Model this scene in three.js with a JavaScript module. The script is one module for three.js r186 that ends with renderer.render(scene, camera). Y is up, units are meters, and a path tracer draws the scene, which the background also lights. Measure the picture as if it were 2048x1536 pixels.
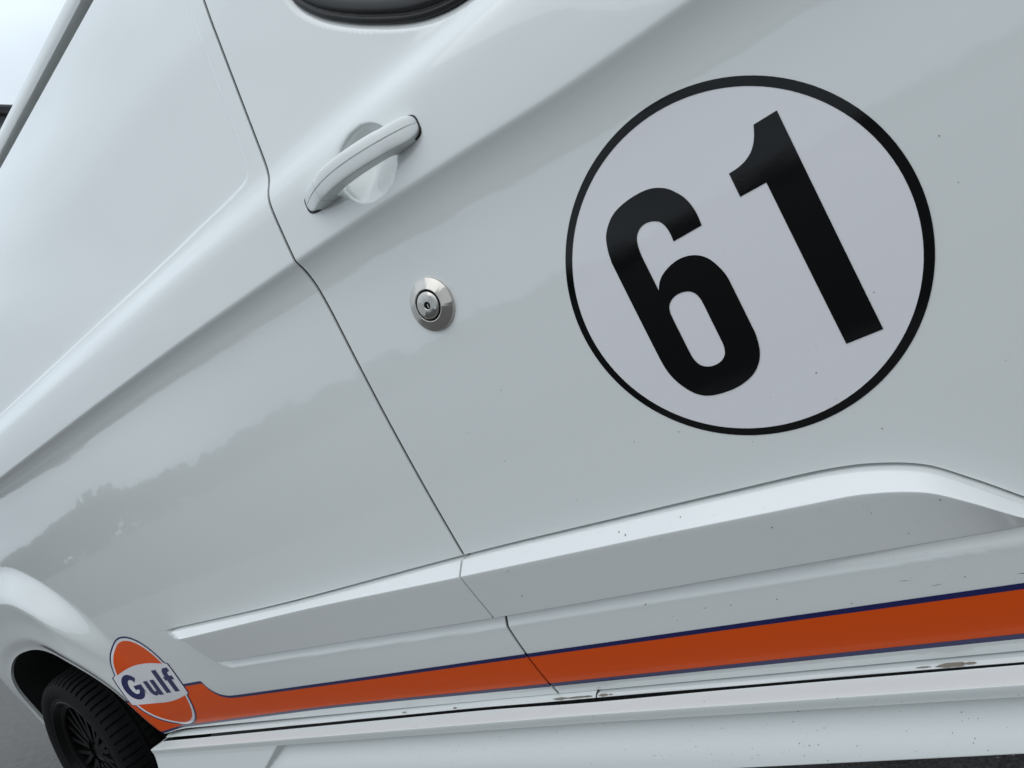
import * as THREE from 'three';
import { mergeGeometries, toCreasedNormals } from 'three/addons/utils/BufferGeometryUtils.js';
import { ImprovedNoise } from 'three/addons/math/ImprovedNoise.js';

// ---- camera, sky, sun, exposure ----
const U = 0.7, H = 0.826;                     // metres per body unit, lens height above the ground
const scene = new THREE.Scene();
const camera = new THREE.PerspectiveCamera(57.95, 4 / 3, 0.05, 2000);
camera.position.set(0, H, U);
camera.rotation.set(-0.031222, 0.639180, -0.456994, 'YXZ');   // the phone is held rolled to one side
scene.add(camera);
const renderer = new THREE.WebGLRenderer({ antialias: true });
renderer.setSize(1024, 768);
renderer.toneMapping = THREE.LinearToneMapping;
renderer.toneMappingExposure = 1.08;
renderer.shadowMap.enabled = true;
const noise = new ImprovedNoise();
{
  const w = 512, h = 256, d = new Float32Array(w * h * 4);
  const fbm = (x, y, z) => { let s = 0, a = 1, f = 1; for (let o = 0; o < 5; o++) { s += a * noise.noise(x * f + 3.1 * o, y * f, z * f + 7.7); a *= .52; f *= 2.05; } return s; };
  for (let j = 0; j < h; j++) for (let i = 0; i < w; i++) {
    const el = ((j + .5) / h - .5) * Math.PI, az = (i / w) * 2 * Math.PI;
    const sy = Math.sin(el), cx = Math.cos(el) * Math.cos(az), cz = Math.cos(el) * Math.sin(az), q = 1 / (Math.max(sy, 0) + .22);
    const cloud = fbm(cx * q * 1.1, cz * q * 1.1, 0) * .36 + fbm(cx * q * 3.3 + 9, cz * q * 3.3, 4) * .07;
    const l = (.50 + .68 * Math.max(sy, 0)) * (1 + cloud);       // an overcast sky, brightest overhead
    const k = (j * w + i) * 4;
    d[k] = l * .78; d[k + 1] = l * .885; d[k + 2] = l * .98; d[k + 3] = 1;
  }
  const t = new THREE.DataTexture(d, w, h, THREE.RGBAFormat, THREE.FloatType);
  t.mapping = THREE.EquirectangularReflectionMapping; t.magFilter = THREE.LinearFilter; t.minFilter = THREE.LinearFilter; t.wrapS = THREE.RepeatWrapping; t.needsUpdate = true;
  scene.background = t; scene.environment = t;
}
const sun = new THREE.DirectionalLight(0xfff9f4, .8);
sun.position.set(2.5, 9, 6.5); sun.castShadow = true; sun.shadow.radius = 150; sun.shadow.mapSize.set(2048, 2048);
Object.assign(sun.shadow.camera, { left: -6, right: 6, top: 6, bottom: -6, near: 1, far: 40 });
scene.add(sun, sun.target);

// ---- helpers ----
let seed = 20240611;
const rnd = () => { seed = (seed * 1664525 + 1013904223) >>> 0; return seed / 4294967296; };
function tag(o, label, category, kind) { if (label) o.userData.label = label; if (category) o.userData.category = category; if (kind) o.userData.kind = kind; return o; }
function part(name, geometry, material, parent) {
  const m = new THREE.Mesh(geometry, material); m.name = name; m.castShadow = m.receiveShadow = true; (parent || scene).add(m); return m;
}
function holder(name, parent) { const g = new THREE.Group(); g.name = name; (parent || scene).add(g); return g; }
const lerp = (a, b, t) => a + (b - a) * t;
// ---- body surface (body units: 1 unit = 0.7 m, x to the front, y up from lens height, z out of the flank) ----
const clamp = (v, a, b) => Math.min(b, Math.max(a, v));
const smooth = (a, b, v) => { const t = clamp((v - a) / (b - a), 0, 1); return t * t * (3 - 2 * t); };
const sig = (t) => 1 / (1 + Math.exp(-t));
const softPlus = (t, s) => (t / s > 30 ? t : s * Math.log(1 + Math.exp(t / s)));
// smooth curve through [x, y] knots sorted by x (monotone cubic)
function curve(k) {
  const n = k.length, d = [], m = [];
  for (let i = 0; i < n - 1; i++) d.push((k[i + 1][1] - k[i][1]) / (k[i + 1][0] - k[i][0]));
  for (let i = 0; i < n; i++) m.push(i === 0 ? d[0] : i === n - 1 ? d[n - 2] : d[i - 1] * d[i] <= 0 ? 0 : 2 * d[i - 1] * d[i] / (d[i - 1] + d[i]));
  return (x) => {
    if (x <= k[0][0]) return k[0][1] + m[0] * (x - k[0][0]);
    if (x >= k[n - 1][0]) return k[n - 1][1] + m[n - 1] * (x - k[n - 1][0]);
    let i = 0; while (x > k[i + 1][0]) i++;
    const h = k[i + 1][0] - k[i][0], t = (x - k[i][0]) / h, t2 = t * t, t3 = t2 * t;
    return (2 * t3 - 3 * t2 + 1) * k[i][1] + (t3 - 2 * t2 + t) * h * m[i] + (-2 * t3 + 3 * t2) * k[i + 1][1] + (t3 - t2) * h * m[i + 1];
  };
}
const creaseY = curve([[-3.06, .4465], [-1.76, .4067], [-1.085, .3742], [-.636, .3430], [-.383, .3222], [-.199, .3145]]);
const shoulderY = curve([[-2.9, .6058], [-1.64, .5649], [-1.0846, .5417], [-.7332, .5254], [-.4769, .513]]);
const undercutW = curve([[-3.4, .023], [-1.8, .032], [-1.1, .036], [-.4, .047], [.3, .056]]);
function zBase(x, y) {
  const c = creaseY(x), h = shoulderY(x);
  let z = .024 - .034 * sig((y - h) / .0145) - .05 * softPlus(y - c, .02) - .08 * softPlus(y - .56, .03) - .32 * Math.max(0, y - .9) ** 2;
  z -= .029 * (1 - Math.exp(-softPlus(c - y, .0025) / undercutW(x)));
  z -= .09 * Math.max(0, .22 - y) ** 2 + .5 * Math.max(0, -.52 - y) ** 2;
  z -= .8 * Math.max(0, -4.2 - x) ** 2;
  return z;
}

// signed distance to a closed polygon (inside negative)
function polygonDistance(P) {
  const n = P.length;
  let x0 = 1e9, x1 = -1e9, y0 = 1e9, y1 = -1e9;
  for (const [x, y] of P) { x0 = Math.min(x0, x); x1 = Math.max(x1, x); y0 = Math.min(y0, y); y1 = Math.max(y1, y); }
  return (x, y, far = 1e9) => {
    if (x < x0 - far || x > x1 + far || y < y0 - far || y > y1 + far) return far;
    let d = 1e9, inside = false;
    for (let i = 0, j = n - 1; i < n; j = i++) {
      const ax = P[j][0], ay = P[j][1], ex = P[i][0] - ax, ey = P[i][1] - ay;
      const t = clamp(((x - ax) * ex + (y - ay) * ey) / (ex * ex + ey * ey + 1e-15), 0, 1), qx = x - ax - ex * t, qy = y - ay - ey * t;
      d = Math.min(d, qx * qx + qy * qy);
      if ((P[i][1] > y) !== (ay > y) && x < (ex * (y - ay)) / ey + ax) inside = !inside;
    }
    return inside ? -Math.sqrt(d) : Math.sqrt(d);
  };
}
// closed or open Catmull-Rom curve through points
function rounded(P, closed, n, tension = .5) {
  const c = new THREE.CatmullRomCurve3(P.map(([x, y]) => new THREE.Vector3(x, y, 0)), closed, 'centripetal', tension);
  return c.getPoints(n).slice(0, closed ? -1 : undefined).map((p) => [p.x, p.y]);
}

// moulding outline
const mouldTop = curve([[-2.6, -.3055], [-2.49, -.3085], [-1.716, -.3295], [-1.09, -.3335], [-.62, -.3455], [-.437, -.3512], [-.342, -.3545], [-.285, -.3598], [-.241, -.369], [-.195, -.386], [-.148, -.4235], [-.1055, -.4637], [-.07, -.4975]]);
const mouldEdge = curve([[-2.5, -.3315], [-2.36, -.3345], [-1.682, -.3425], [-1.0964, -.3605], [-.6238, -.3738], [-.4439, -.3805], [-.3507, -.384], [-.2937, -.3862], [-.2549, -.3914], [-.2026, -.4057], [-.1541, -.4368], [-.1113, -.4724], [-.07, -.505]]);
const mouldBottom = curve([[-2.45, -.4485], [-2.305, -.4512], [-1.59, -.468], [-1.085, -.4807], [-.5, -.489], [-.117, -.4945], [-.05, -.4955]]);
const mouldOutline = [];
for (let i = 0; i <= 60; i++) { const x = lerp(-2.49, -.078, i / 60); mouldOutline.push([x, mouldTop(x)]); }
for (let i = 0; i <= 40; i++) { const x = lerp(-.08, -2.28, i / 40); mouldOutline.push([x, mouldBottom(x)]); }
mouldOutline.push([-2.305, -.443], [-2.33, -.405], [-2.365, -.340], [-2.42, -.324]);
const mouldDistance = polygonDistance(mouldOutline);
const rowTop = (x) => (x < -.09 ? mouldTop(x) : mouldTop(-.09) - .02 * (1 - Math.exp(-(x + .09) / .022)));

// window blank pressed into the rear quarter, its lower front corner rounded
const blankOutline = [[-1.132, 1.5], [-1.1345, .80], [-1.136, .69], ...rounded([[-1.1385, .65], [-1.143, .622], [-1.149, .606], [-1.162, .597], [-1.185, .5935]], false, 14), [-1.2147, .5925], [-1.3055, .5945], [-1.6515, .6013], [-2.935, .644], [-5.3, .72], [-5.3, 1.5]];
const blankDistance = polygonDistance(blankOutline);

// side window opening of the front door
const windowOutline = rounded([[-.862, .86], [-.8469, .8004], [-.8356, .7772], [-.7982, .7298], [-.7374, .6744], [-.6767, .6286], [-.6273, .5958], [-.5877, .5746], [-.547, .5586], [-.5103, .5494], [-.40, .535], [-.1, .518], [.3, .505], [.5, .50], [.53, .53], [.53, .9], [.53, 1.26], [.49, 1.30], [-.1, 1.30], [-.78, 1.29], [-.86, 1.25], [-.872, 1.1]], true, 160);
const windowDistance = polygonDistance(windowOutline);

// rear wheel arch: distance outside its opening
const AX = -3.75, AY = -.83;
function archDistance(x, y) {
  const dx = Math.abs(x - AX) / .6, dy = Math.max(0, y - AY) / .625;
  return (Math.pow(Math.pow(dx, 2.4) + Math.pow(dy, 2.4), 1 / 2.4) - 1) * .61;
}
// the whole flank with its pressings
function zBody(x, y) {
  let z = zBase(x, y) + .00011 * noise.noise(x * 11, y * 14, 3.3) + .00005 * noise.noise(x * 29, y * 31, 8.1);
  if (x < -2.3 && y < .4) {                                            // flared arch
    const e = archDistance(x, y), a = Math.atan2(y - AY, Math.abs(x - AX));
    const grow = smooth(.42, 1.0, a), mid = .235 + .06 * smooth(.9, 1.5, a), w = .055 + .02 * grow;
    z += .062 * grow * (1 - smooth(mid - w, mid + w, e));
    z -= .05 * grow * Math.max(0, mid - e) - .012 * grow * smooth(.16, .0, e);
    z += .03 * (1 - grow) * (1 - smooth(.0, .22, e));
    z -= .02 * (1 - smooth(0, .075, e)) ;
  }
  if (x < .05 && x > -2.75 && y < -.2 && y > -.6) {                    // trough behind the moulding
    const t = mouldTop(Math.min(x, -.078));
    let d;
    if (x < -.05 && y > t) d = (y - t) * 9 + Math.max(0, -2.47 - x);
    else d = Math.max(0, mouldDistance(x, y, .2));
    if (d < .05) { const q = clamp((d - .009) / .028, 0, 1); z -= .0155 * (1 - (.7 * q + .3 * q * q * (3 - 2 * q))); }
  }
  if (y > .5 && x < -1.09) z -= .0048 * (1 - smooth(-.0095, .0005, blankDistance(x, y, .1)));
  if (x > -1.0 && y > .45) { const d = windowDistance(x, y, .1); if (d < .04) z -= .010 * (1 - smooth(-.004, .016, d)); }
  const bx = (x + .805) / .079, by = (y - .434) / .066, r2 = bx * bx + by * by;      // hollow behind the handle
  if (r2 < 1.7) { const r = Math.sqrt(r2); z -= .035 * (1 + .4 * clamp(by, -1, 1)) * softPlus(.97 - r2, .022 + .10 * Math.max(0, .7 * by - .7 * bx)) + .003 * (1 - smooth(.95, 1.01, r)); }
  return z;
}

// ---- sheets: a grid laid on z(x, y), cut to keep(x, y) > 0, with rolled edges ----
function sheet({ nu, nv, at, z, keep, lift = 0, roll = 0, depth = .04, eps = .0007, rollOn }) {
  const pos = [], nor = [], uv = [], idx = [], xy = [], val = [];
  const N = (x, y) => {
    const gx = (z(x + eps, y) - z(x - eps, y)) / (2 * eps), gy = (z(x, y + eps) - z(x, y - eps)) / (2 * eps), l = Math.hypot(gx, gy, 1);
    return [-gx / l, -gy / l, 1 / l];
  };
  const add = (x, y) => {
    const n = N(x, y), zz = z(x, y);
    xy.push([x, y]); nor.push(...n); uv.push(x * U, y * U); pos.push((x + n[0] * lift) * U, H + (y + n[1] * lift) * U, (zz + n[2] * lift) * U);
    return xy.length - 1;
  };
  for (let j = 0; j <= nv; j++) for (let i = 0; i <= nu; i++) { const [x, y] = at(i / nu, j / nv, i, j); add(x, y); val.push(keep ? keep(x, y) : 1); }
  const cutAt = new Map();
  const cut = (a, b) => {
    const key = a < b ? a * 4e6 + b : b * 4e6 + a;
    if (cutAt.has(key)) return cutAt.get(key);
    let lo = val[a] > 0 ? a : b, hi = val[a] > 0 ? b : a, p = xy[lo], q = xy[hi], s = 0, e = 1;
    for (let k = 0; k < 24; k++) { const m = (s + e) / 2; if (keep(lerp(p[0], q[0], m), lerp(p[1], q[1], m)) > 0) s = m; else e = m; }
    const v = add(lerp(p[0], q[0], s), lerp(p[1], q[1], s)); val[v] = 1; cutAt.set(key, v); return v;
  };
  const tri = (a, b, c) => {
    const k = [a, b, c], inn = k.map((v) => val[v] > 0), cnt = inn.filter(Boolean).length;
    if (cnt === 3) idx.push(a, b, c);
    else if (cnt === 1) { const i = inn.indexOf(true), p = k[i], q = k[(i + 1) % 3], r = k[(i + 2) % 3]; idx.push(p, cut(p, q), cut(p, r)); }
    else if (cnt === 2) { const i = inn.indexOf(false), p = k[i], q = k[(i + 1) % 3], r = k[(i + 2) % 3], e = cut(q, p), f = cut(r, p); idx.push(q, r, f, q, f, e); }
  };
  for (let j = 0; j < nv; j++) for (let i = 0; i < nu; i++) {
    const a = j * (nu + 1) + i, b = a + 1, c = a + nu + 1, d = c + 1;
    if ((i + j) & 1) { tri(a, b, d); tri(a, d, c); } else { tri(a, b, c); tri(b, d, c); }
  }
  if (roll > 0) {                                                      // rolled edge and flange
    const edges = new Map();
    for (let t = 0; t < idx.length; t += 3) for (let k = 0; k < 3; k++) {
      const a = idx[t + k], b = idx[t + (k + 1) % 3], back = b * 4e6 + a;
      if (edges.has(back)) edges.delete(back); else edges.set(a * 4e6 + b, [a, b]);
    }
    const out = new Map();
    for (const [a, b] of edges.values()) {
      const ex = xy[b][0] - xy[a][0], ey = xy[b][1] - xy[a][1], l = Math.hypot(ex, ey);
      if (l < 1e-7 || (rollOn && !(rollOn(...xy[a]) && rollOn(...xy[b])))) continue;
      for (const v of [a, b]) { const o = out.get(v) || [0, 0]; o[0] += ey; o[1] -= ex; out.set(v, o); }
    }
    const rings = new Map(), steps = [[0, 0, 0], [.38, .08, .3], [.71, .29, .7], [.92, .62, .92], [1, 1, 1], [1, depth / roll, 1]];
    for (const [v, o] of out) {
      const l = Math.hypot(o[0], o[1]) || 1, ox = o[0] / l, oy = o[1] / l, r = [];
      for (const [s, d, m] of steps) {
        const n0 = [nor[v * 3], nor[v * 3 + 1], nor[v * 3 + 2]], n = [n0[0] * (1 - m) + ox * m, n0[1] * (1 - m) + oy * m, n0[2] * (1 - m)], nl = Math.hypot(...n);
        r.push(pos.length / 3);
        pos.push(pos[v * 3] + ox * s * roll * U, pos[v * 3 + 1] + oy * s * roll * U, pos[v * 3 + 2] - d * roll * U);
        nor.push(n[0] / nl, n[1] / nl, n[2] / nl); uv.push(uv[v * 2] + ox * (s + d) * roll * U, uv[v * 2 + 1] + oy * (s + d) * roll * U);
      }
      rings.set(v, r);
    }
    for (const [a, b] of edges.values()) {
      const p = rings.get(a), q = rings.get(b); if (!p || !q) continue;
      for (let k = 0; k < steps.length - 1; k++) idx.push(p[k], p[k + 1], q[k], q[k], p[k + 1], q[k + 1]);
    }
  }
  const g = new THREE.BufferGeometry();
  g.setAttribute('position', new THREE.Float32BufferAttribute(pos, 3)); g.setAttribute('normal', new THREE.Float32BufferAttribute(nor, 3)); g.setAttribute('uv', new THREE.Float32BufferAttribute(uv, 2));
  g.setIndex(idx);
  return g;
}
// a flat sticker outline (with holes) laid on z(x, y)
function sticker(outline, holes, lift, z = zBody, most = .011) {
  const s = new THREE.Shape(outline.map(([x, y]) => new THREE.Vector2(x, y)));
  for (const h of holes || []) s.holes.push(new THREE.Path(h.map(([x, y]) => new THREE.Vector2(x, y))));
  return drape(new THREE.ShapeGeometry(s, 24), lift, z, most);
}
function drape(flat, lift, z = zBody, most = .011) {
  const P = flat.attributes.position, xy = [];
  for (let i = 0; i < P.count; i++) xy.push([P.getX(i), P.getY(i)]);
  let T = []; const I = flat.index ? flat.index.array : [...Array(P.count).keys()];
  for (let i = 0; i < I.length; i += 3) T.push([I[i], I[i + 1], I[i + 2]]);
  for (let pass = 0; pass < 9; pass++) {
    const mids = new Map(); let split = 0;
    const mid = (a, b) => {
      const dx = xy[a][0] - xy[b][0], dy = xy[a][1] - xy[b][1];
      if (dx * dx + dy * dy < most * most) return -1;
      const k = a < b ? a * 1e6 + b : b * 1e6 + a;
      if (!mids.has(k)) { mids.set(k, xy.length); xy.push([(xy[a][0] + xy[b][0]) / 2, (xy[a][1] + xy[b][1]) / 2]); }
      split++; return mids.get(k);
    };
    const next = [];
    for (const [a, b, c] of T) {
      const p = mid(a, b), q = mid(b, c), r = mid(c, a), n = (p >= 0) + (q >= 0) + (r >= 0);
      if (n === 0) next.push([a, b, c]);
      else if (n === 3) next.push([a, p, r], [p, b, q], [r, q, c], [p, q, r]);
      else if (n === 1) { if (p >= 0) next.push([a, p, c], [p, b, c]); else if (q >= 0) next.push([b, q, a], [q, c, a]); else next.push([c, r, b], [r, a, b]); }
      else if (p < 0) next.push([c, r, q], [r, a, q], [a, b, q]);
      else if (q < 0) next.push([a, p, r], [p, b, r], [b, c, r]);
      else next.push([b, q, p], [q, c, p], [c, a, p]);
    }
    T = next; if (!split) break;
  }
  const pos = [], nor = [], uv = [], e = .0007;
  for (const [x, y] of xy) {
    const gx = (z(x + e, y) - z(x - e, y)) / (2 * e), gy = (z(x, y + e) - z(x, y - e)) / (2 * e), l = Math.hypot(gx, gy, 1);
    nor.push(-gx / l, -gy / l, 1 / l); uv.push(x * U, y * U);
    pos.push((x - gx / l * lift) * U, H + (y - gy / l * lift) * U, (z(x, y) + lift / l) * U);
  }
  const g = new THREE.BufferGeometry();
  g.setAttribute('position', new THREE.Float32BufferAttribute(pos, 3)); g.setAttribute('normal', new THREE.Float32BufferAttribute(nor, 3)); g.setAttribute('uv', new THREE.Float32BufferAttribute(uv, 2));
  g.setIndex(T.flat());
  return g;
}
// a smooth grid surface from f(i, j) -> [x, y, z] in body units; wrap closes it in j
function loft(nu, nv, f, crease = 0) {
  const pos = [], uv = [], idx = [];
  for (let i = 0; i <= nu; i++) for (let j = 0; j <= nv; j++) { const [x, y, z] = f(i, j); pos.push(x * U, H + y * U, z * U); uv.push(i / nu, j / nv); }
  for (let i = 0; i < nu; i++) for (let j = 0; j < nv; j++) { const a = i * (nv + 1) + j, b = a + 1, c = a + nv + 1, d = c + 1; idx.push(a, b, c, b, d, c); }
  const g = new THREE.BufferGeometry();
  g.setAttribute('position', new THREE.Float32BufferAttribute(pos, 3)); g.setAttribute('uv', new THREE.Float32BufferAttribute(uv, 2)); g.setIndex(idx);
  if (crease) return toCreasedNormals(g, crease);
  g.computeVertexNormals(); return g;
}

// ---- materials ----
const rgb = (r, g, b) => new THREE.Color().setRGB(r, g, b);
const paint = new THREE.MeshPhysicalMaterial({ color: rgb(.79, .82, .81), roughness: .09, clearcoat: 1, clearcoatRoughness: .02 });
const trimPaint = new THREE.MeshPhysicalMaterial({ color: rgb(.785, .805, .80), roughness: .5, clearcoat: 1, clearcoatRoughness: .12 });
const skirtPaint = new THREE.MeshPhysicalMaterial({ color: rgb(.70, .735, .73), roughness: .55, clearcoat: .6, clearcoatRoughness: .25 });
const whiteVinyl = new THREE.MeshPhysicalMaterial({ color: rgb(.83, .825, .855), roughness: .5, clearcoat: 1, clearcoatRoughness: .05 });
const dark = new THREE.MeshStandardMaterial({ color: rgb(.012, .013, .013), roughness: .8 });
const rubber = new THREE.MeshStandardMaterial({ color: rgb(.012, .0115, .011), roughness: .5 });
function peel(w, size, amount) {                                       // fine waviness of vinyl film, a height map
  const d = new Uint8Array(w * w * 4);
  for (let j = 0; j < w; j++) for (let i = 0; i < w; i++) {
    const a = (i / w) * 2 * Math.PI, b = (j / w) * 2 * Math.PI, R = size;
    const v = 127 + 90 * noise.noise(Math.cos(a) * R, Math.sin(a) * R + Math.cos(b) * R * .9, Math.sin(b) * R) ;
    const k = (j * w + i) * 4; d[k] = d[k + 1] = d[k + 2] = clamp(v, 0, 255); d[k + 3] = 255;
  }
  const t = new THREE.DataTexture(d, w, w); t.wrapS = t.wrapT = THREE.RepeatWrapping; t.magFilter = THREE.LinearFilter; t.repeat.set(amount, amount); t.needsUpdate = true; return t;
}
const blackVinyl = new THREE.MeshPhysicalMaterial({ color: rgb(.0022, .0022, .0024), roughness: .09, bumpMap: peel(512, 8, 8), bumpScale: .00001 });
const orangeVinyl = new THREE.MeshPhysicalMaterial({ color: rgb(.76, .084, .003), roughness: .5, specularIntensity: .35, clearcoat: .25, clearcoatRoughness: .08 });
const blueVinyl = new THREE.MeshPhysicalMaterial({ color: rgb(.008, .011, .095), roughness: .3, clearcoat: .3, clearcoatRoughness: .08 });

// =====================================================================================================
const van = holder('van');
tag(van, 'white panel van with a black number roundel, an orange side stripe and a black wheel', 'van');

// ---- body panels ----
const GX = -1.085, GAP = .0049;
const Y0 = -.716, Y1 = 1.352;
// rows: from the sill up, crowded at the moulding line, the crease and the shoulder
const rowKeys = [];
{
  const put = (a, b, n) => { for (let i = 0; i < n; i++) rowKeys.push(a + (b - a) * i / n); };
  put(0, .96, 84); put(.96, 1, 8); put(1, 1.035, 9); put(1.035, 1.9, 66); put(1.9, 1.985, 18); put(1.985, 2.02, 18); put(2.02, 2.1, 10); put(2.1, 2.75, 56); put(2.75, 3.3, 60); put(3.3, 4, 90); rowKeys.push(4);
}
function rowY(key, x) {
  const a = Y0, b = rowTop(x), c = creaseY(x), d = shoulderY(x) - .03, e = Y1;
  const k = Math.min(3, Math.floor(key)), t = key - k, L = [a, b, c, d, e];
  if (k === 3) return lerp(d, e, t < .3 ? t * .5 : .15 + (t - .3) * (.85 / .7));
  return lerp(L[k], L[k + 1], t);
}
const quarterCols = [];
{ let x = GX - GAP; quarterCols.push(x); let s = .0015; while (x > -5.0) { x -= s; quarterCols.push(x); s = x > -1.165 ? .0016 : x > -1.25 ? Math.min(s * 1.15, .0045) : Math.min(s * 1.05, .0125); } }
quarterCols.reverse();
part('rear_quarter_panel', sheet({
  nu: quarterCols.length - 1, nv: rowKeys.length - 1, z: zBody, roll: .0015, depth: .012,
  at: (s, t, i, j) => { const x = quarterCols[i]; return [x, rowY(rowKeys[j], x)]; }, keep: (x, y) => archDistance(x, y),
}), paint, van);
const doorCols = [];
{ let x = GX + GAP; doorCols.push(x); let s = .0015; while (x < .98) { x += s; doorCols.push(x); s = x < -.66 ? Math.min(s * 1.15, .0032) : Math.min(s * 1.08, .009); } }
part('front_door', sheet({
  nu: doorCols.length - 1, nv: rowKeys.length - 1, z: zBody, roll: .0015, depth: .03,
  at: (s, t, i, j) => { const x = doorCols[i]; return [x, rowY(rowKeys[j], x)]; }, keep: (x, y) => windowDistance(x, y, .2) + .012,
}), paint, van);
part('body_frame', sheet({
  nu: 160, nv: 110, z: (x, y) => zBase(x, y) - .085, at: (s, t) => [lerp(-3.1, 1.0, s), lerp(-.76, 1.40, t)], keep: (x, y) => Math.min(windowDistance(x, y, .3) + .04, archDistance(x, y) - .04),
}), dark, van);
part('body_frame', sheet({ nu: 60, nv: 70, z: (x, y) => zBase(x, y) - .06, at: (s, t) => [lerp(-5.0, -3.05, s), lerp(-.2, 1.40, t)] }), dark, van);

// dark rubber in the door gap
part('door_seal', sheet({ nu: 2, nv: 420, z: (x, y) => zBody(GX, y) - .0042, at: (s, t) => [GX + lerp(-.0045, .0045, s), lerp(-.716, 1.352, t)] }), dark, van);

// ---- mouldings on the flank ----
function zMoulding(x, y) {
  const t = mouldTop(x), e = Math.min(mouldEdge(x), t - .004), b = mouldBottom(x), zt = zBase(x, t) + .008, ze = zBase(x, e) + .0405, zb = zBase(x, b) + .0195;
  const close = smooth(-.06, -.14, x);
  const top = zt + (ze - zt) * clamp((t - y) / (t - e), -1, 1), low = ze + (zb - ze) * ((e - y) / Math.max(.004, e - b));
  const k = .0009;                                                     // a small radius along the edge
  return zt + (-k * Math.log(Math.exp(-(top - zt) / k) + Math.exp(-(low - zt) / k))) * 1 - (1 - close) * .012;
}
function moulding(xa, xb, n) {
  const keys = []; for (let i = 0; i < 10; i++) keys.push(i / 10 * .9); for (let i = 0; i < 16; i++) keys.push(.9 + i / 16 * .14); for (let i = 0; i <= 26; i++) keys.push(1.04 + i / 26 * .96);
  return sheet({
    nu: n, nv: keys.length - 1, z: zMoulding, roll: .0022, depth: .03,
    at: (s, t, i, j) => { const x = lerp(xa, xb, s), k = keys[keys.length - 1 - j], a = mouldTop(x) - .0035, b = Math.min(mouldEdge(x), a - .002), c = Math.min(mouldBottom(x) + .0025, b - .0005); return [x, k < 1 ? lerp(a, b, k) : lerp(b, c, k - 1)]; },
    keep: (x, y) => Math.min(1, mouldEndDistance(x, y)),
  });
}
const mouldEndDistance = polygonDistance([[-3, 0], [-2.49, -.3085], [-2.42, -.324], [-2.365, -.340], [-2.33, -.405], [-2.313, -.437], [-2.296, -.4465], [-2.275, -.449], [-2.27, -.56], [-3, -.6]]);
part('body_moulding', moulding(-2.49, GX - .0056, 190), trimPaint, van);
part('body_moulding', moulding(GX + .0030, -.081, 170), trimPaint, van);

// ---- sill trim under the panels, side skirt ----
function strip(xa, xb, n, profile, capEnds) {                          // profile(x) -> [[y, z], ...] from the top inward edge to the bottom
  const m = profile(xa).length - 1;
  return loft(n, m, (i, j) => { const x = lerp(xa, xb, i / n), p = profile(x); return [x, p[j][0], p[j][1]]; }, .5);
}
const lip = (drop) => (x) => {
  const b = -.0155 * Math.max(0, -1.3 - x) * .55, k = .002 * noise.noise(x * 3.1, 2, 5);
  return [[-.7185 + b - drop, -.118], [-.7188 + b - drop, -.103], [-.7212 + b, -.0955], [-.7238 + b, -.0905], [-.7252 + b, -.0895 + k], [-.7264 + b, -.0902 + k], [-.7272 + b, -.0925], [-.7276 + b, -.098], [-.728 + b, -.14]];
};
part('sill_trim', strip(-3.12, -.9785, 160, lip(0)), skirtPaint, van);
part('sill_trim', strip(-.974, 1.0, 140, lip(.0028)), skirtPaint, van);

const skirtDrop = (x) => -.0125 * Math.max(0, -1 - x) + .002 * Math.max(0, x + 1);
function zSkirt(x, yy) {
  const y = yy - skirtDrop(x), top = -.7280, edge = -.7400;
  if (y > edge) {
    const g = Math.exp(-(((x + .98) / .22) ** 2)), inn = -.0785 - .0090 * (1 - g) * (x < -.98 ? 1 : .55);
    return lerp(inn, -.0545, smooth(0, 1, clamp((top - y) / (top - edge), 0, 1)) * .35 + .65 * clamp((top - y) / (top - edge), 0, 1));
  }
  let z = -.0545 - .0035 * smooth(edge, -.765, y) + .055 * Math.max(0, -.775 - y) ** 1.15 * 4;
  const left = -2.20 - (-.745 - yy) * 1.75;
  const m = smooth(.0, -.007, y + .7615) * smooth(0, .030, x - left + .01);
  z -= .025 * m * (1 - .55 * smooth(-.78, -.86, y));
  return z;
}
const skirtKeys = [];
for (let i = 0; i < 10; i++) skirtKeys.push(lerp(-.7280, -.7394, i / 10)); for (let i = 0; i < 6; i++) skirtKeys.push(lerp(-.7394, -.7420, i / 6)); for (let i = 0; i < 10; i++) skirtKeys.push(lerp(-.742, -.759, i / 10)); for (let i = 0; i < 12; i++) skirtKeys.push(lerp(-.759, -.771, i / 12)); for (let i = 0; i <= 30; i++) skirtKeys.push(lerp(-.771, -.869, i / 30));
part('side_skirt', sheet({
  nu: 420, nv: skirtKeys.length - 1, z: zSkirt, roll: .004, depth: .09, eps: .0005, rollOn: (x, y) => y < -.7287 + skirtDrop(x),
  at: (s, t, i, j) => { const x = lerp(-3.24, 1.0, s); const k = skirtKeys[skirtKeys.length - 1 - j]; return [x, k + skirtDrop(x) + smooth(-.76, -.869, k) * .036 * Math.max(0, x + .72)]; },
  keep: (x, y) => { const d = y - skirtDrop(x); return d > -.7405 ? (x + 3.215 - (d + .7405) * 6) : x + 3.215 - (-.7405 - d) * .1 * -1; },
}), skirtPaint, van);

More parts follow.
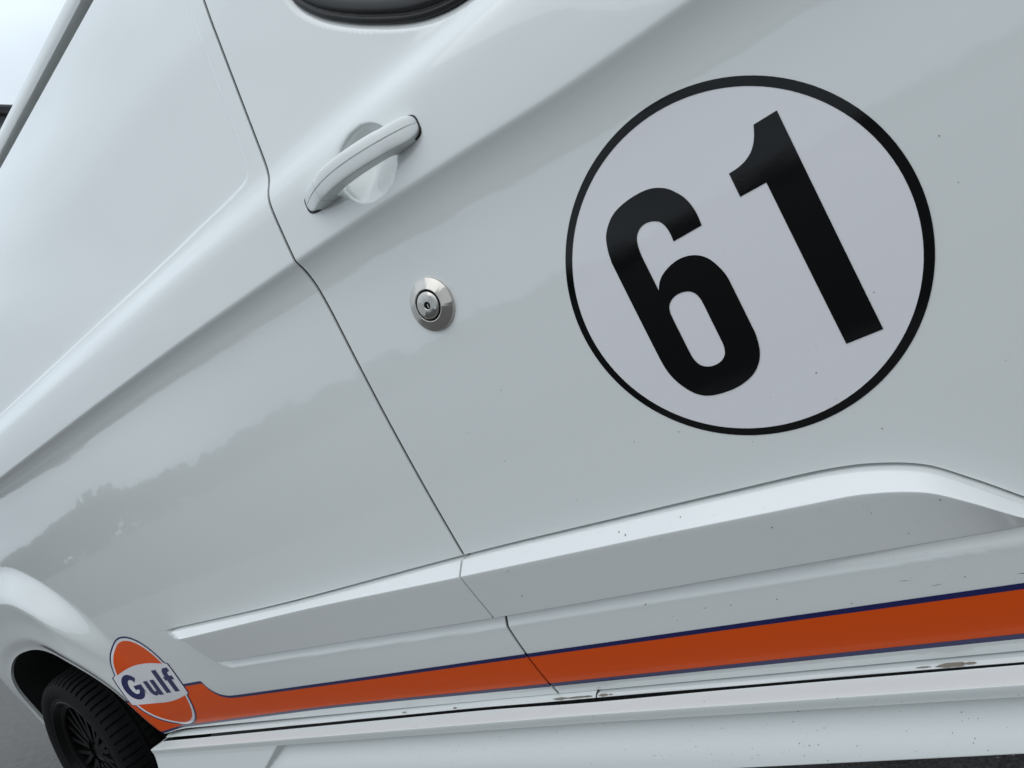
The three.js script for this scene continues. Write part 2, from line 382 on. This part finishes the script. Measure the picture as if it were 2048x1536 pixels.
// ---- roof edge, roof, far side and underside ----
const railDrop = (x) => .012 * (x + 2);
part('roof_rail', strip(-6.3, 1.0, 40, (x) => { const r = railDrop(x) * .4; return [[1.40 + r, -.34], [1.425 + r, -.30], [1.430 + r, -.262], [1.4335 + r, -.238], [1.435 + r, -.233], [1.441 + r, -.2305], [1.462 + r, -.2325], [1.480 + r, -.2355], [1.488 + r, -.240], [1.492 + r, -.252], [1.490 + r, -.30]].reverse(); }), paint, van);
part('roof_gutter', strip(-6.3, 1.0, 40, () => [[1.44, -.37], [1.39, -.372], [1.352, -.36], [1.335, -.32], [1.333, -.27], [1.335, -.215]]), trimPaint, van);
part('roof', loft(40, 20, (i, j) => { const x = lerp(1.0, -6.3, i / 40), t = j / 20; return [x, 1.487 + .07 * Math.sin(Math.PI * t), lerp(-.27, -2.75, t)]; }), paint, van);
part('far_side_panel', loft(20, 20, (i, j) => { const x = lerp(-6.3, 1.0, i / 20), t = j / 20; return [x, lerp(1.49, -.85, t), -2.75 - .2 * Math.sin(Math.PI * Math.min(1, t * 1.2))]; }), paint, van);
{
  const g = new THREE.BoxGeometry(5.2 * U, .10 * U, 2.3 * U); g.translate(-1.7 * U, H - .76 * U, -1.62 * U);
  part('underbody', g, dark, van);
}

// ---- window ----
{
  const w = holder('side_window', van);
  const S = .052;
  const zSeal = (x, y) => { const d = -windowDistance(x, y, .2); return zBase(x, y) - .010 + .020 * Math.sin(Math.PI * clamp((d + .006) / (S + .014), 0, 1)) ** .6 - .006 * Math.exp(-(((d - .013) / .004) ** 2)) - .003 * Math.exp(-(((d - .040) / .004) ** 2)); };
  part('seal', sheet({ nu: 330, nv: 200, z: zSeal, roll: .002, depth: .02, at: (s, t) => [lerp(-.90, .2, s), lerp(.50, .96, t)], keep: (x, y) => { const d = -windowDistance(x, y, .2); return Math.min(d - .001, S - d); } }), rubber, w);
  const glass = new THREE.MeshPhysicalMaterial({ color: rgb(.010, .014, .017), roughness: .03, clearcoat: 1, clearcoatRoughness: .02 });
  part('glass', sheet({ nu: 60, nv: 60, z: (x, y) => zBase(x, y) - .012, at: (s, t) => [lerp(-.90, .5, s), lerp(.50, 1.28, t)], keep: (x, y) => -windowDistance(x, y, .3) - .04 }), glass, w);
}

// ---- door handle ----
{
  const h = holder('door_handle', van);
  const xa = -.984, xb = -.664, axis = (x) => lerp(.4475, .4285, (x - xa) / (xb - xa));
  const zo = (x) => { const t = clamp((x - xa) / (xb - xa), 0, 1); return .0225 + .053 * Math.pow(Math.max(0, Math.sin(Math.PI * t)), lerp(.95, .62, t)); };
  const zs = (x) => zBase(x, axis(x));
  const zi = (x) => { const arch = zo(x) - .028, base = zs(x) - .004, m = smooth(-.896, -.882, x) * (1 - smooth(-.735, -.722, x)); return lerp(base, arch, m); };
  const hh = (x) => { const a = clamp((x - xa) / .05, 0, 1), b = clamp((xb - x) / .034, 0, 1); return .0222 * Math.pow(1 - (1 - a) ** 2.4, .42) * Math.pow(1 - (1 - b) ** 2.6, .38) + .0004; };
  const st = [];
  for (let i = 0; i <= 150; i++) st.push(xa + (xb - xa) * (.5 - .5 * Math.cos(Math.PI * i / 150)));
  const CAP = -.9085;
  for (const d of [-.0009, -.0009, -.0008, -.0008, .0008, .0008, .0009, .0009]) st.push(CAP + d);
  st.sort((a, b) => a - b);
  // profile: angle -> (y, z) in a rounded bar, a fine groove along the middle of the outer face
  const prof = [];
  const front = [[-.97, .05], [-1, .80], [-1, .80], [-.99, .86], [-.96, .905], [-.89, .937], [-.72, .965], [-.5, .985], [-.25, .997], [-.05, 1], [-.05, 1], [-.04, .9], [-.04, .9], [.04, .9], [.04, .9], [.05, 1], [.05, 1], [.25, .996], [.5, .98], [.72, .94], [.86, .875], [.95, .76], [.995, .58], [1, .30]];
  for (const p of front) prof.push(p);
  prof.push([.97, .12], [.88, .02], [.6, 0], [0, 0], [-.6, 0], [-.90, 0], [-.96, .01], [-.97, .05], [-.97, .05]);
  const m = prof.length - 1;
  const grip = loft(st.length - 1, m, (i, j) => {
    const x = st[i], inn = Math.abs(x - CAP) < .00085 ? .0022 : 0, a = prof[j][0] * (hh(x) - inn * .5), z0 = zi(x), z1 = zo(x) - inn, thin = Math.min(z1 - z0, 1);
    return [x, axis(x) + a - .003 * (1 - prof[j][1]) * (z1 > .04 ? 1 : 0), z0 + thin * prof[j][1]];
  });
  part('grip', grip, new THREE.MeshPhysicalMaterial({ color: rgb(.775, .805, .795), roughness: .45, clearcoat: .8, clearcoatRoughness: .12 }), h);
  for (const [a, b] of [[-.9868, -.8905], [-.7285, -.6628]]) {           // black gaskets under the two feet
    const o = [];
    for (let i = 0; i < 48; i++) { const t = i / 48 * 2 * Math.PI, c = Math.cos(t), s = Math.sin(t), x = (a + b) / 2 + (b - a) / 2 * Math.sign(c) * Math.abs(c) ** .6; o.push([x, axis(x) - .0012 + .0214 * Math.sign(s) * Math.abs(s) ** .55]); }
    const d = polygonDistance(o);
    part('gasket', sheet({ nu: 60, nv: 30, z: (x, y) => zBase(x, y) + .0020, roll: .0010, depth: .012, at: (s, t) => [lerp(a - .004, b + .004, s), lerp(.395, .485, t)], keep: (x, y) => -d(x, y) }), rubber, h);
  }
}

// ---- lock ----
{
  const k = holder('door_lock', van), cx = -.831, cy = .159, zc = zBase(cx, cy);
  const metal = (r, an) => new THREE.MeshPhysicalMaterial({ color: rgb(.60, .57, .53), metalness: 1, roughness: r, anisotropy: an });
  const turn = (g) => { g.rotateX(Math.PI / 2); g.translate(cx * U, H + cy * U, zc * U); return g; };
  const lathe = (P, c = .35) => turn(toCreasedNormals(new THREE.LatheGeometry(P.map(([r, z]) => new THREE.Vector2(Math.max(r, 1e-5) * U, z * U)), 128), c));
  part('escutcheon', lathe([[.0510, -.006], [.0510, .0035], [.0505, .0050], [.0492, .0058], [.0325, .0136], [.0310, .0141], [.0297, .0138], [.0292, .0130], [.0290, .0020]]), metal(.3, .5), k);
  part('lock_gap', lathe([[.0293, .0045], [.0100, .0040], [0, .0040]]), dark, k);
  part('cylinder', lathe([[.0262, .002], [.0262, .0128], [.0258, .0142], [.0246, .0152], [.0218, .0166], [.0206, .0169], [.0078, .0166], [.0070, .0160], [.0068, .0100]]), metal(.2, .3), k);
  part('keyhole', lathe([[.0069, .0112], [0, .0108]]), dark, k);
  const key = new THREE.BoxGeometry(.0022 * U, .0075 * U, .003 * U); key.translate((cx - .001) * U, H + (cy - .0005) * U, (zc + .0118) * U);
  part('shutter', key, metal(.35, 0), k);
}

// ---- number roundel ----
{
  const n = holder('number_roundel', van), cx = -.3163, cy = -.0208, circle = (x, y, r, k = 128) => Array.from({ length: k }, (_, i) => [x + r * Math.cos(i / k * 2 * Math.PI), y + r * Math.sin(i / k * 2 * Math.PI)]);
  part('disc', sticker(circle(cx, cy, .2470), [], .0004), whiteVinyl, n);
  part('ring', sticker(circle(cx, cy, .2574), [circle(cx - .0002, cy - .0005, .2452)], .0008), blackVinyl, n);
  const six = [
    [-.3183, .0532], ...rounded([[-.3183, .0532], [-.3174, .072], [-.3194, .0877], [-.3239, .1013], [-.331, .1129], [-.3391, .1227], [-.3499, .1305], [-.3608, .1354], [-.3731, .138], [-.3867, .1388], [-.4012, .1382], [-.417, .1358], [-.4308, .1314], [-.4423, .1242], [-.4516, .1156], [-.4582, .1069], [-.4625, .097], [-.4665, .0838], [-.4692, .0669]], false, 60).slice(1),
    ...rounded([[-.4699, -.0964], [-.4695, -.1119], [-.4677, -.1273], [-.4637, -.1415], [-.4577, -.1543], [-.45, -.1663], [-.4411, -.1759], [-.4309, -.1825], [-.4192, -.1862], [-.4055, -.1879], [-.3887, -.1882], [-.3737, -.1864], [-.359, -.1821], [-.3469, -.1763], [-.3367, -.1678], [-.329, -.158], [-.3234, -.1461], [-.3203, -.1345], [-.3182, -.1213], [-.3180, -.1073]], false, 60),
    ...rounded([[-.3177, -.0341], [-.3192, -.0224], [-.3235, -.0083], [-.3297, .0047], [-.3379, .014], [-.3466, .0197], [-.3577, .0236], [-.3704, .0248], [-.3842, .0229], [-.3973, .0183], [-.4071, .0127], [-.4142, .0057], [-.4203, -.0036]], false, 40),
    ...rounded([[-.4202, .0354], [-.4200, .0562], [-.4183, .0701], [-.4152, .0803], [-.4108, .0869], [-.404, .0922], [-.3964, .0947], [-.3871, .0945], [-.3781, .0913], [-.3714, .0866], [-.3675, .0796], [-.3655, .072], [-.3649, .0631], [-.3656, .0517]], false, 40),
  ];
  const hole = rounded([[-.3808, -.0238], [-.3891, -.0216], [-.3985, -.0216], [-.4074, -.0244], [-.4141, -.0293], [-.4175, -.0344], [-.4197, -.0414], [-.4203, -.0492], [-.4206, -.08], [-.4208, -.1097], [-.4204, -.1194], [-.4182, -.1284], [-.4138, -.1356], [-.4069, -.1404], [-.3987, -.1427], [-.3895, -.1427], [-.3803, -.1397], [-.3738, -.1344], [-.3703, -.1279], [-.3683, -.1195], [-.368, -.1098], [-.3677, -.08], [-.3675, -.0492], [-.3683, -.0404], [-.3709, -.0327], [-.3753, -.0271]], true, 90);
  tag(part('digit', sticker(six, [hole], .0012), blackVinyl, n), 'black digit 6');
  const one = [[-.1665, .139], [-.1989, .1386], ...rounded([[-.1989, .1386], [-.2018, .1312], [-.2055, .1232], [-.2103, .1158], [-.2165, .1092], [-.2239, .1044], [-.2318, .1012], [-.2418, .0991], [-.2539, .0984]], false, 30).slice(1), [-.2539, .063], [-.2157, .0634], [-.2143, -.1823], [-.1653, -.1807]];
  tag(part('digit', sticker(one, [], .0012), blackVinyl, n), 'black digit 1');
}

// ---- orange stripe with blue edges, parted at the door gap ----
{
  const s = holder('side_stripe', van);
  const step = curve([[-3.42, -.5447], [-3.26, -.540], [-2.7114, -.5148], [-2.5332, -.5145], [-2.531, -.5155], [-2.5203, -.540], [-2.497, -.5642], [-2.4651, -.5806], [-2.4084, -.5903], [-2.30, -.5915], [-1.733, -.592], [-1.083, -.591], [.6, -.591]]);
  const bottom = curve([[-3.4, -.7205], [-2.5, -.700], [-1.83, -.6885], [-1.07, -.692], [.6, -.6916]]);
  const W = .0102;
  const band = (xa, xb, n, hi, lo, rows, lift) => sheet({ nu: n, nv: rows, z: zBody, lift, at: (u, v) => { const x = lerp(xa, xb, u); return [x, lerp(lo(x), hi(x), v)]; }, keep: (x, y) => archDistance(x, y) - .003 });
  for (const [xa, xb, n] of [[-3.36, GX - GAP + .0013, 420], [GX + GAP - .0013, .97, 240]]) {
    part('orange_band', band(xa, xb, n, (x) => step(x) - W * .9, (x) => bottom(x) + W * .9, 16, .0005), orangeVinyl, s);
    part('edge_line', band(xa, xb, n, step, (x) => step(x) - W, 2, .0008), blueVinyl, s);
    part('edge_line', band(xa, xb, n, (x) => bottom(x) + W, bottom, 3, .0008), blueVinyl, s);
    const side = xb < -1 ? -1 : 1, xw = GX + side * (GAP - .0019);       // the film is folded into the door gap
    const fold = (hi, lo, m) => part(m === blueVinyl ? 'edge_line' : 'orange_band', loft(8, 3, (i, j) => { const y = lerp(hi, lo, i / 8); return [xw + side * .0005 * (j === 0 ? 1 : 0), y, zBody(GX, y) + [.0002, -.0008, -.0020, -.0045][j]]; }), m, s);
    fold(step(GX), step(GX) - W, blueVinyl); fold(step(GX) - W, bottom(GX) + W, orangeVinyl); fold(bottom(GX) + W, bottom(GX), blueVinyl);
  }
}

// ---- round badge: orange disc, white band, blue lettering ----
{
  const b = holder('round_badge', van), cx = -2.894, cy = -.4895;
  const outline = (R, bw, g) => {                                      // a disc whose middle band stands out at both sides
    const o = [], top = .073 - g * .2, bot = -.071 + g * .2;
    const arc = (a0, a1, n) => { for (let i = 0; i <= n; i++) { const a = lerp(a0, a1, i / n); o.push([cx + R * 1.035 * Math.cos(a), cy + R * Math.sin(a)]); } };
    const a = Math.asin(top / R), c = Math.asin(-bot / R);
    arc(a, Math.PI - a, 60);
    o.push([cx - bw * .985, cy + top - .007], [cx - bw, cy + .03], [cx - bw, cy - .03], [cx - bw * .985, cy + bot + .006]);
    arc(Math.PI + c, 2 * Math.PI - c, 60);
    o.push([cx + bw * .985, cy + bot + .006], [cx + bw, cy - .03], [cx + bw, cy + .03], [cx + bw * .985, cy + top - .007]);
    return o;
  };
  part('border', sticker(outline(.211, .2295, 0), [], .0012, zBody, .014), blueVinyl, b);
  part('backing', sticker(outline(.204, .2225, .006), [], .0016, zBody, .014), whiteVinyl, b);
  const R = .193, cap = (sgn) => {
    const o = [], y0 = .070, rise = .018, a = Math.asin(y0 / R);
    for (let i = 0; i <= 60; i++) { const t = lerp(a, Math.PI - a, i / 60); o.push([cx + R * 1.035 * Math.cos(t), cy + sgn * R * Math.sin(t)]); }
    for (let i = 1; i < 30; i++) { const t = i / 30, x = -R * Math.cos(a) * (1 - 2 * t); o.push([cx + x * 1.035, cy + sgn * (y0 + rise * (1 - (x / R / Math.cos(a)) ** 2))]); }
    return sgn > 0 ? o : o.reverse();
  };
  part('orange_field', sticker(cap(1), [], .0020, zBody, .014), orangeVinyl, b);
  part('orange_field', sticker(cap(-1), [], .0020, zBody, .014), orangeVinyl, b);
  // heavy round-cornered letters, each drawn in a box one unit wide and one high
  const arcTo = (o, ox, oy, rx, ry, a0, a1, n = 24) => { for (let i = 0; i <= n; i++) { const a = lerp(a0, a1, i / n); o.push([ox + rx * Math.cos(a), oy + ry * Math.sin(a)]); } };
  const glyphs = {};
  { const o = []; arcTo(o, .5, .5, .5, .5, .62, 2 * Math.PI - .42, 48); o.push([1, .10], [1, .53], [.52, .53], [.52, .37], [.70, .37]); const q = []; arcTo(q, .52, .5, .225, .285, .52, 2 * Math.PI - .72, 40); o.push(...q.reverse()); glyphs.G = o; }
  { const o = [[0, 1], [0, .36]]; arcTo(o, .36, .36, .36, .36, Math.PI, 1.62 * Math.PI, 20); o.push([.62, .10], [.62, 0], [1, 0], [1, 1], [.62, 1], [.62, .42]); const q = []; arcTo(q, .50, .40, .12, .14, Math.PI, 2 * Math.PI, 14); o.push(...q.reverse().slice(1, -1), [.38, .40], [.38, 1]); glyphs.u = o; }
  glyphs.l = [[0, 0], [1, 0], [1, 1], [0, 1]];
  { const o = [[.20, 0], [.68, 0], [.68, .50], [.97, .50], [.97, .66], [.68, .66], [.68, .72]]; arcTo(o, .86, .72, .18, .11, Math.PI, .52 * Math.PI, 10); o.push([1.04, .84], [1.04, 1]); arcTo(o, .66, .72, .46, .28, .42 * Math.PI, Math.PI, 18); o.push([.20, .66], [0, .66], [0, .50], [.20, .50]); glyphs.f = o; }
  const place = [['G', -3.097, -.5425, .116, .114], ['u', -2.950, -.5415, .094, .068], ['l', -2.827, -.5385, .038, .102], ['f', -2.770, -.5385, .074, .102]];
  for (const [ch, x0, y0, w, hgt] of place) {
    const s = new THREE.Shape(glyphs[ch].map(([x, y]) => new THREE.Vector2(x0 + x * w, y0 + y * hgt)));
    tag(part('letter', drape(new THREE.ShapeGeometry(s), .0024, zBody, .014), blueVinyl, b), 'dark blue letter ' + ch);
  }
}

// ---- rear wheel ----
{
  const w = holder('wheel', van), cx = -3.86, cy = -.775, zf = -.035, R = .402, RW = .30;
  const C = new THREE.Vector3(cx * U, H + cy * U, zf * U);
  const tyreRubber = new THREE.MeshPhysicalMaterial({ color: rgb(.0045, .0047, .005), roughness: .8, specularIntensity: .45 });
  const gloss = new THREE.MeshPhysicalMaterial({ color: rgb(.0015, .0015, .0015), roughness: .5, specularIntensity: .3, clearcoat: .12, clearcoatRoughness: .2 });
  const P = [[.283, -.03], [.288, -.004], [.294, .004], [.305, .0], [.318, .006], [.335, .012], [.352, .012], [.364, .008], [.373, .001], [.381, -.009], [.387, -.020], [.391, -.034], [.3935, -.050], [.3955, -.075], [.3965, -.098], [.3885, -.100], [.3885, -.112], [.397, -.114], [.398, -.150], [.389, -.152], [.389, -.166], [.398, -.168], [.397, -.205], [.3885, -.207], [.3885, -.219], [.3965, -.222], [.391, -.275], [.375, -.30], [.29, -.30]];
  const n = 1152;
  const tyre = loft(n, P.length - 1, (i, j) => {
    const a = -i / n * 2 * Math.PI; let [r, z] = P[j];
    const ph = (i / n * 64) % 1, slot = (q) => (Math.abs(((q % 1) + 1) % 1 - .5) < .15 ? 1 : 0);
    if (j >= 9 && j <= 13) r -= .010 * slot(ph);
    if (j >= 17 && j <= 18) r -= .008 * slot(ph + .35);
    if (j >= 21 && j <= 22) r -= .008 * slot(ph + .1);
    return [cx + r * Math.cos(a), cy + r * Math.sin(a), zf + z];
  }, .5);
  part('tyre', tyre, tyreRubber, w);
  const turn = (g) => { g.rotateX(Math.PI / 2); g.translate(C.x, C.y, C.z); return g; };
  const lathe = (Q) => turn(toCreasedNormals(new THREE.LatheGeometry(Q.map(([r, z]) => new THREE.Vector2(Math.max(r, 1e-4) * U, z * U)), 96), .4));
  part('rim', lathe([[.283, -.03], [.289, -.006], [.291, .0015], [.287, .0045], [.280, .003], [.272, -.008], [.262, -.022], [.250, -.027], [.243, -.024], [.238, -.030], [.233, -.06], [.225, -.24]]), gloss, w);
  part('brake_disc', lathe([[.18, -.20], [.18, -.19], [.07, -.19], [0, -.19]]), new THREE.MeshStandardMaterial({ color: rgb(.02, .02, .02), roughness: .6, metalness: .5 }), w);
  part('hub', lathe([[.078, -.12], [.075, -.055], [.070, -.049], [.052, -.046], [.046, -.055], [.040, -.058], [.036, -.046], [0, -.044]]), gloss, w);
  const bar = new THREE.BoxGeometry(1, 1, 1, 1, 1, 1);
  for (let i = 0; i < 10; i++) for (const s of [-1, 1]) {
    const a = i / 10 * 2 * Math.PI + .12, b0 = a + s * .045, b1 = a + s * .165, r0 = .062, r1 = .246;
    const x0 = r0 * Math.cos(b0), y0 = r0 * Math.sin(b0), x1 = r1 * Math.cos(b1), y1 = r1 * Math.sin(b1), len = Math.hypot(x1 - x0, y1 - y0), ang = Math.atan2(y1 - y0, x1 - x0);
    const m = part('spoke', bar, gloss, w);
    m.scale.set(len * U, .019 * U, .03 * U); m.position.set(C.x + (x0 + x1) / 2 * U, C.y + (y0 + y1) / 2 * U, C.z - .052 * U); m.rotation.z = ang;
  }
  // dark liner of the arch
  part('wheel_liner', loft(48, 10, (i, j) => { const t = lerp(-.02, Math.PI + .06, i / 48), c = Math.cos(t), s = Math.sin(t), x = AX + .602 * Math.sign(c) * Math.abs(c) ** .833, y = AY + .627 * Math.sign(s) * Math.abs(s) ** .833; return [x, y, lerp(zBody(x, y) - .006, -.75, j / 10)]; }), dark, van);
  part('wheel_liner', loft(10, 10, (i, j) => [lerp(-4.5, -3.0, i / 10), lerp(-.8, .1, j / 10), -.72]), dark, van);
}

// ---- lower corner behind the wheel ----
part('rear_bumper', sheet({ nu: 60, nv: 30, z: (x, y) => zBody(x, Math.max(y, -.70)) - .25 * Math.max(0, -.86 - y) ** 1.5, roll: .0025, depth: .02, at: (s, t) => [lerp(-5.0, -4.2, s), lerp(-1.02, -.7185, t)], keep: (x, y) => archDistance(x, y) - .004 }), paint, van);

// ---- road dirt on the lower flank ----
{
  const skirtTop = (x) => -.7335 + skirtDrop(x);
  function specks(n, xr, yr, z, size, ok) {
    const pos = [], nor = [], idx = [];
    for (let k = 0; k < n; k++) {
      const x = lerp(xr[0], xr[1], Math.pow(rnd(), .8)), y = lerp(yr[0], yr[1], rnd());
      const r = size * (.35 + .9 * Math.pow(rnd(), 3)), st = .7 + .6 * rnd(), turn = rnd() * 6.28;
      if (ok && !ok(x, y)) continue;
      const base = pos.length / 3, e = .0007, gx = (z(x + e, y) - z(x - e, y)) / (2 * e), gy = (z(x, y + e) - z(x, y - e)) / (2 * e), l = Math.hypot(gx, gy, 1);
      for (let q = 0; q < 6; q++) {
        const a = q / 6 * 6.283 + turn, dx = r * Math.cos(a) * st, dy = r * Math.sin(a);
        pos.push((x + dx - gx / l * .0006) * U, H + (y + dy - gy / l * .0006) * U, (z(x + dx, y + dy) + .0007 / l) * U); nor.push(-gx / l, -gy / l, 1 / l);
      }
      for (let q = 1; q < 5; q++) idx.push(base, base + q, base + q + 1);
    }
    const g = new THREE.BufferGeometry(); g.setAttribute('position', new THREE.Float32BufferAttribute(pos, 3)); g.setAttribute('normal', new THREE.Float32BufferAttribute(nor, 3)); g.setIndex(idx); return g;
  }
  const soil = new THREE.MeshStandardMaterial({ color: rgb(.24, .23, .21), roughness: .9 });
  const s1 = specks(60, [-1.0, 0], [-.33, .12], zBody, .0011, (x, y) => rnd() < .25 + .75 * smooth(.1, -.3, y));
  const s2 = specks(45, [-1.05, -.09], [-.49, -.34], zMoulding, .0013, (x, y) => y < mouldTop(x) - .008 && y > mouldBottom(x) + .005);
  const s3 = specks(30, [-1.05, .0], [-.588, -.50], zBody, .0013);
  const s4 = specks(480, [-2.0, 0], [-.86, -.735], zSkirt, .0009, (x, y) => y < skirtTop(x) - .002);
  tag(part('dirt_specks', mergeGeometries([s1, s2, s3, s4]), soil, van), 'dark specks of road dirt on the lower panels', null, 'stuff');
  // scuffs: ragged patches where the paint on the sill edge is rubbed through
  const scuffMat = new THREE.MeshStandardMaterial({ color: rgb(.21, .185, .15), roughness: .85 });
  const onLip = (x0, y0, z0, w, hgt) => {
    const P = [], k = 22;
    for (let i = 0; i < k; i++) { const t = i / k * 2 * Math.PI, q = 1 + .45 * noise.noise(Math.cos(t) * 2.1 + x0 * 40, Math.sin(t) * 2.1, 3); P.push(new THREE.Vector2(Math.cos(t) * w * q, Math.sin(t) * hgt * q)); }
    const g = new THREE.ShapeGeometry(new THREE.Shape(P)); g.rotateX(-1.05); g.scale(U, U, U); g.translate(x0 * U, H + y0 * U, z0 * U); return g;
  };
  const marks = [[-1.075, .020, .0030], [-1.03, .030, .0022], [-.998, .012, .0020], [-.957, .012, .0028], [-.938, .005, .0015], [-.292, .022, .0036], [-.266, .010, .0020], [-.33, .012, .0012], [-1.42, .006, .0022], [-1.62, .010, .0014]];
  for (const [x0, y0, x1, y1, w] of [[-.152, -.5745, -.118, -.5775, .0016], [-.30, -.556, -.282, -.5585, .0006], [-.262, -.5735, -.244, -.5725, .0006]]) {
    const P = [], Q = [];
    for (let i = 0; i <= 12; i++) { const t = i / 12, h = w * Math.sin(Math.PI * t) * (.7 + .8 * noise.noise(i * 1.7, x0 * 50, 2)), x = lerp(x0, x1, t), y = lerp(y0, y1, t); P.push([x, y - h]); Q.unshift([x, y + h]); }
    part('scratch', sticker([...P, ...Q.slice(1, -1)], [], .0006), scuffMat, van);
  }
  for (const [x, w, hg] of marks) part('scuff', onLip(x, -.7218, -.0912, w, hg), scuffMat, van);
}

// ---- roof bar ----
{
  const r = holder('roof_bar');
  tag(r, 'black bar lying across the roof of the white van', 'roof bar');
  const blk = new THREE.MeshStandardMaterial({ color: rgb(.008, .008, .009), roughness: .45 });
  const bx = -2.655, g = new THREE.CylinderGeometry(.021 * U, .021 * U, 2.1 * U, 20); g.rotateX(Math.PI / 2); g.scale(1, 1, 1); g.translate(bx * U, H + 1.721 * U, -1.41 * U);
  part('crossbar', g, blk, r);
  for (const z of [-.40, -2.42]) { const f = new THREE.BoxGeometry(.05 * U, .24 * U, .05 * U, 1, 1, 1); f.rotateZ(.12); f.translate((bx - .015) * U, H + 1.62 * U, z * U); part('foot', f, blk, r); }
}

// ---- ground and the far tree line ----
{
  const w = 1024, d = new Uint8Array(w * w * 4);
  for (let j = 0; j < w; j++) for (let i = 0; i < w; i++) {
    const v = 92 + 26 * noise.noise(i * .35, j * .35, 1) + 22 * (rnd() - .5) + 10 * noise.noise(i * .04, j * .04, 5) + (rnd() < .02 ? 45 * rnd() : 0), k = (j * w + i) * 4;
    d[k] = v * 1.01; d[k + 1] = v; d[k + 2] = v * .985; d[k + 3] = 255;
  }
  const t = new THREE.DataTexture(d, w, w); t.colorSpace = THREE.SRGBColorSpace; t.wrapS = t.wrapT = THREE.RepeatWrapping; t.magFilter = THREE.LinearFilter; t.repeat.set(700, 700); t.needsUpdate = true;
  const g = new THREE.PlaneGeometry(1400, 1400); g.rotateX(-Math.PI / 2);
  const m = part('ground', g, new THREE.MeshStandardMaterial({ map: t, roughness: .95 }), scene);
  tag(m, 'worn grey tarmac under and behind the white van', 'ground', 'structure');
  const rg = new THREE.PlaneGeometry(420, 130); rg.rotateX(-Math.PI / 2); rg.translate(0, .004, 67.2);
  const rt = t.clone(); rt.repeat.set(210, 65); rt.needsUpdate = true;
  tag(part('road', rg, new THREE.MeshStandardMaterial({ map: rt, color: rgb(.25, .25, .26), roughness: .9 }), scene), 'darker tarmac alongside the van, mirrored in its lower panels', 'road', 'structure');
  const leaf = new THREE.IcosahedronGeometry(1, 1), N = 11000, trees = new THREE.InstancedMesh(leaf, new THREE.MeshStandardMaterial({ color: rgb(.03, .036, .022), roughness: 1 }), N);
  const M4 = new THREE.Matrix4(), Q = new THREE.Quaternion(), E = new THREE.Euler();
  for (let k = 0; k < N; k++) {
    const a = lerp(-.35, Math.PI + .35, rnd()), rr = 88 + 16 * rnd();
    const top = 5.6 + 4.2 * noise.noise(a * 6, 1, 2) + 2.6 * noise.noise(a * 19, 4, 2) + .9 * noise.noise(a * 71, 8, 1);
    const y = top * lerp(.3, 1, smooth(1.75, 2.45, a)) * Math.pow(rnd(), .7), s = .3 + .6 * rnd();
    E.set(rnd() * 6, rnd() * 6, rnd() * 6); Q.setFromEuler(E);
    M4.compose(new THREE.Vector3(-2 + rr * Math.cos(a), y, rr * Math.sin(a)), Q, new THREE.Vector3(s * (1 + .5 * rnd()), s * .8, s)); trees.setMatrixAt(k, M4);
  }
  trees.name = 'tree_line'; trees.castShadow = trees.receiveShadow = true; scene.add(trees);
  tag(trees, 'far dark line of trees across the tarmac, mirrored low in the white paint', 'trees', 'stuff');
}

renderer.render(scene, camera);
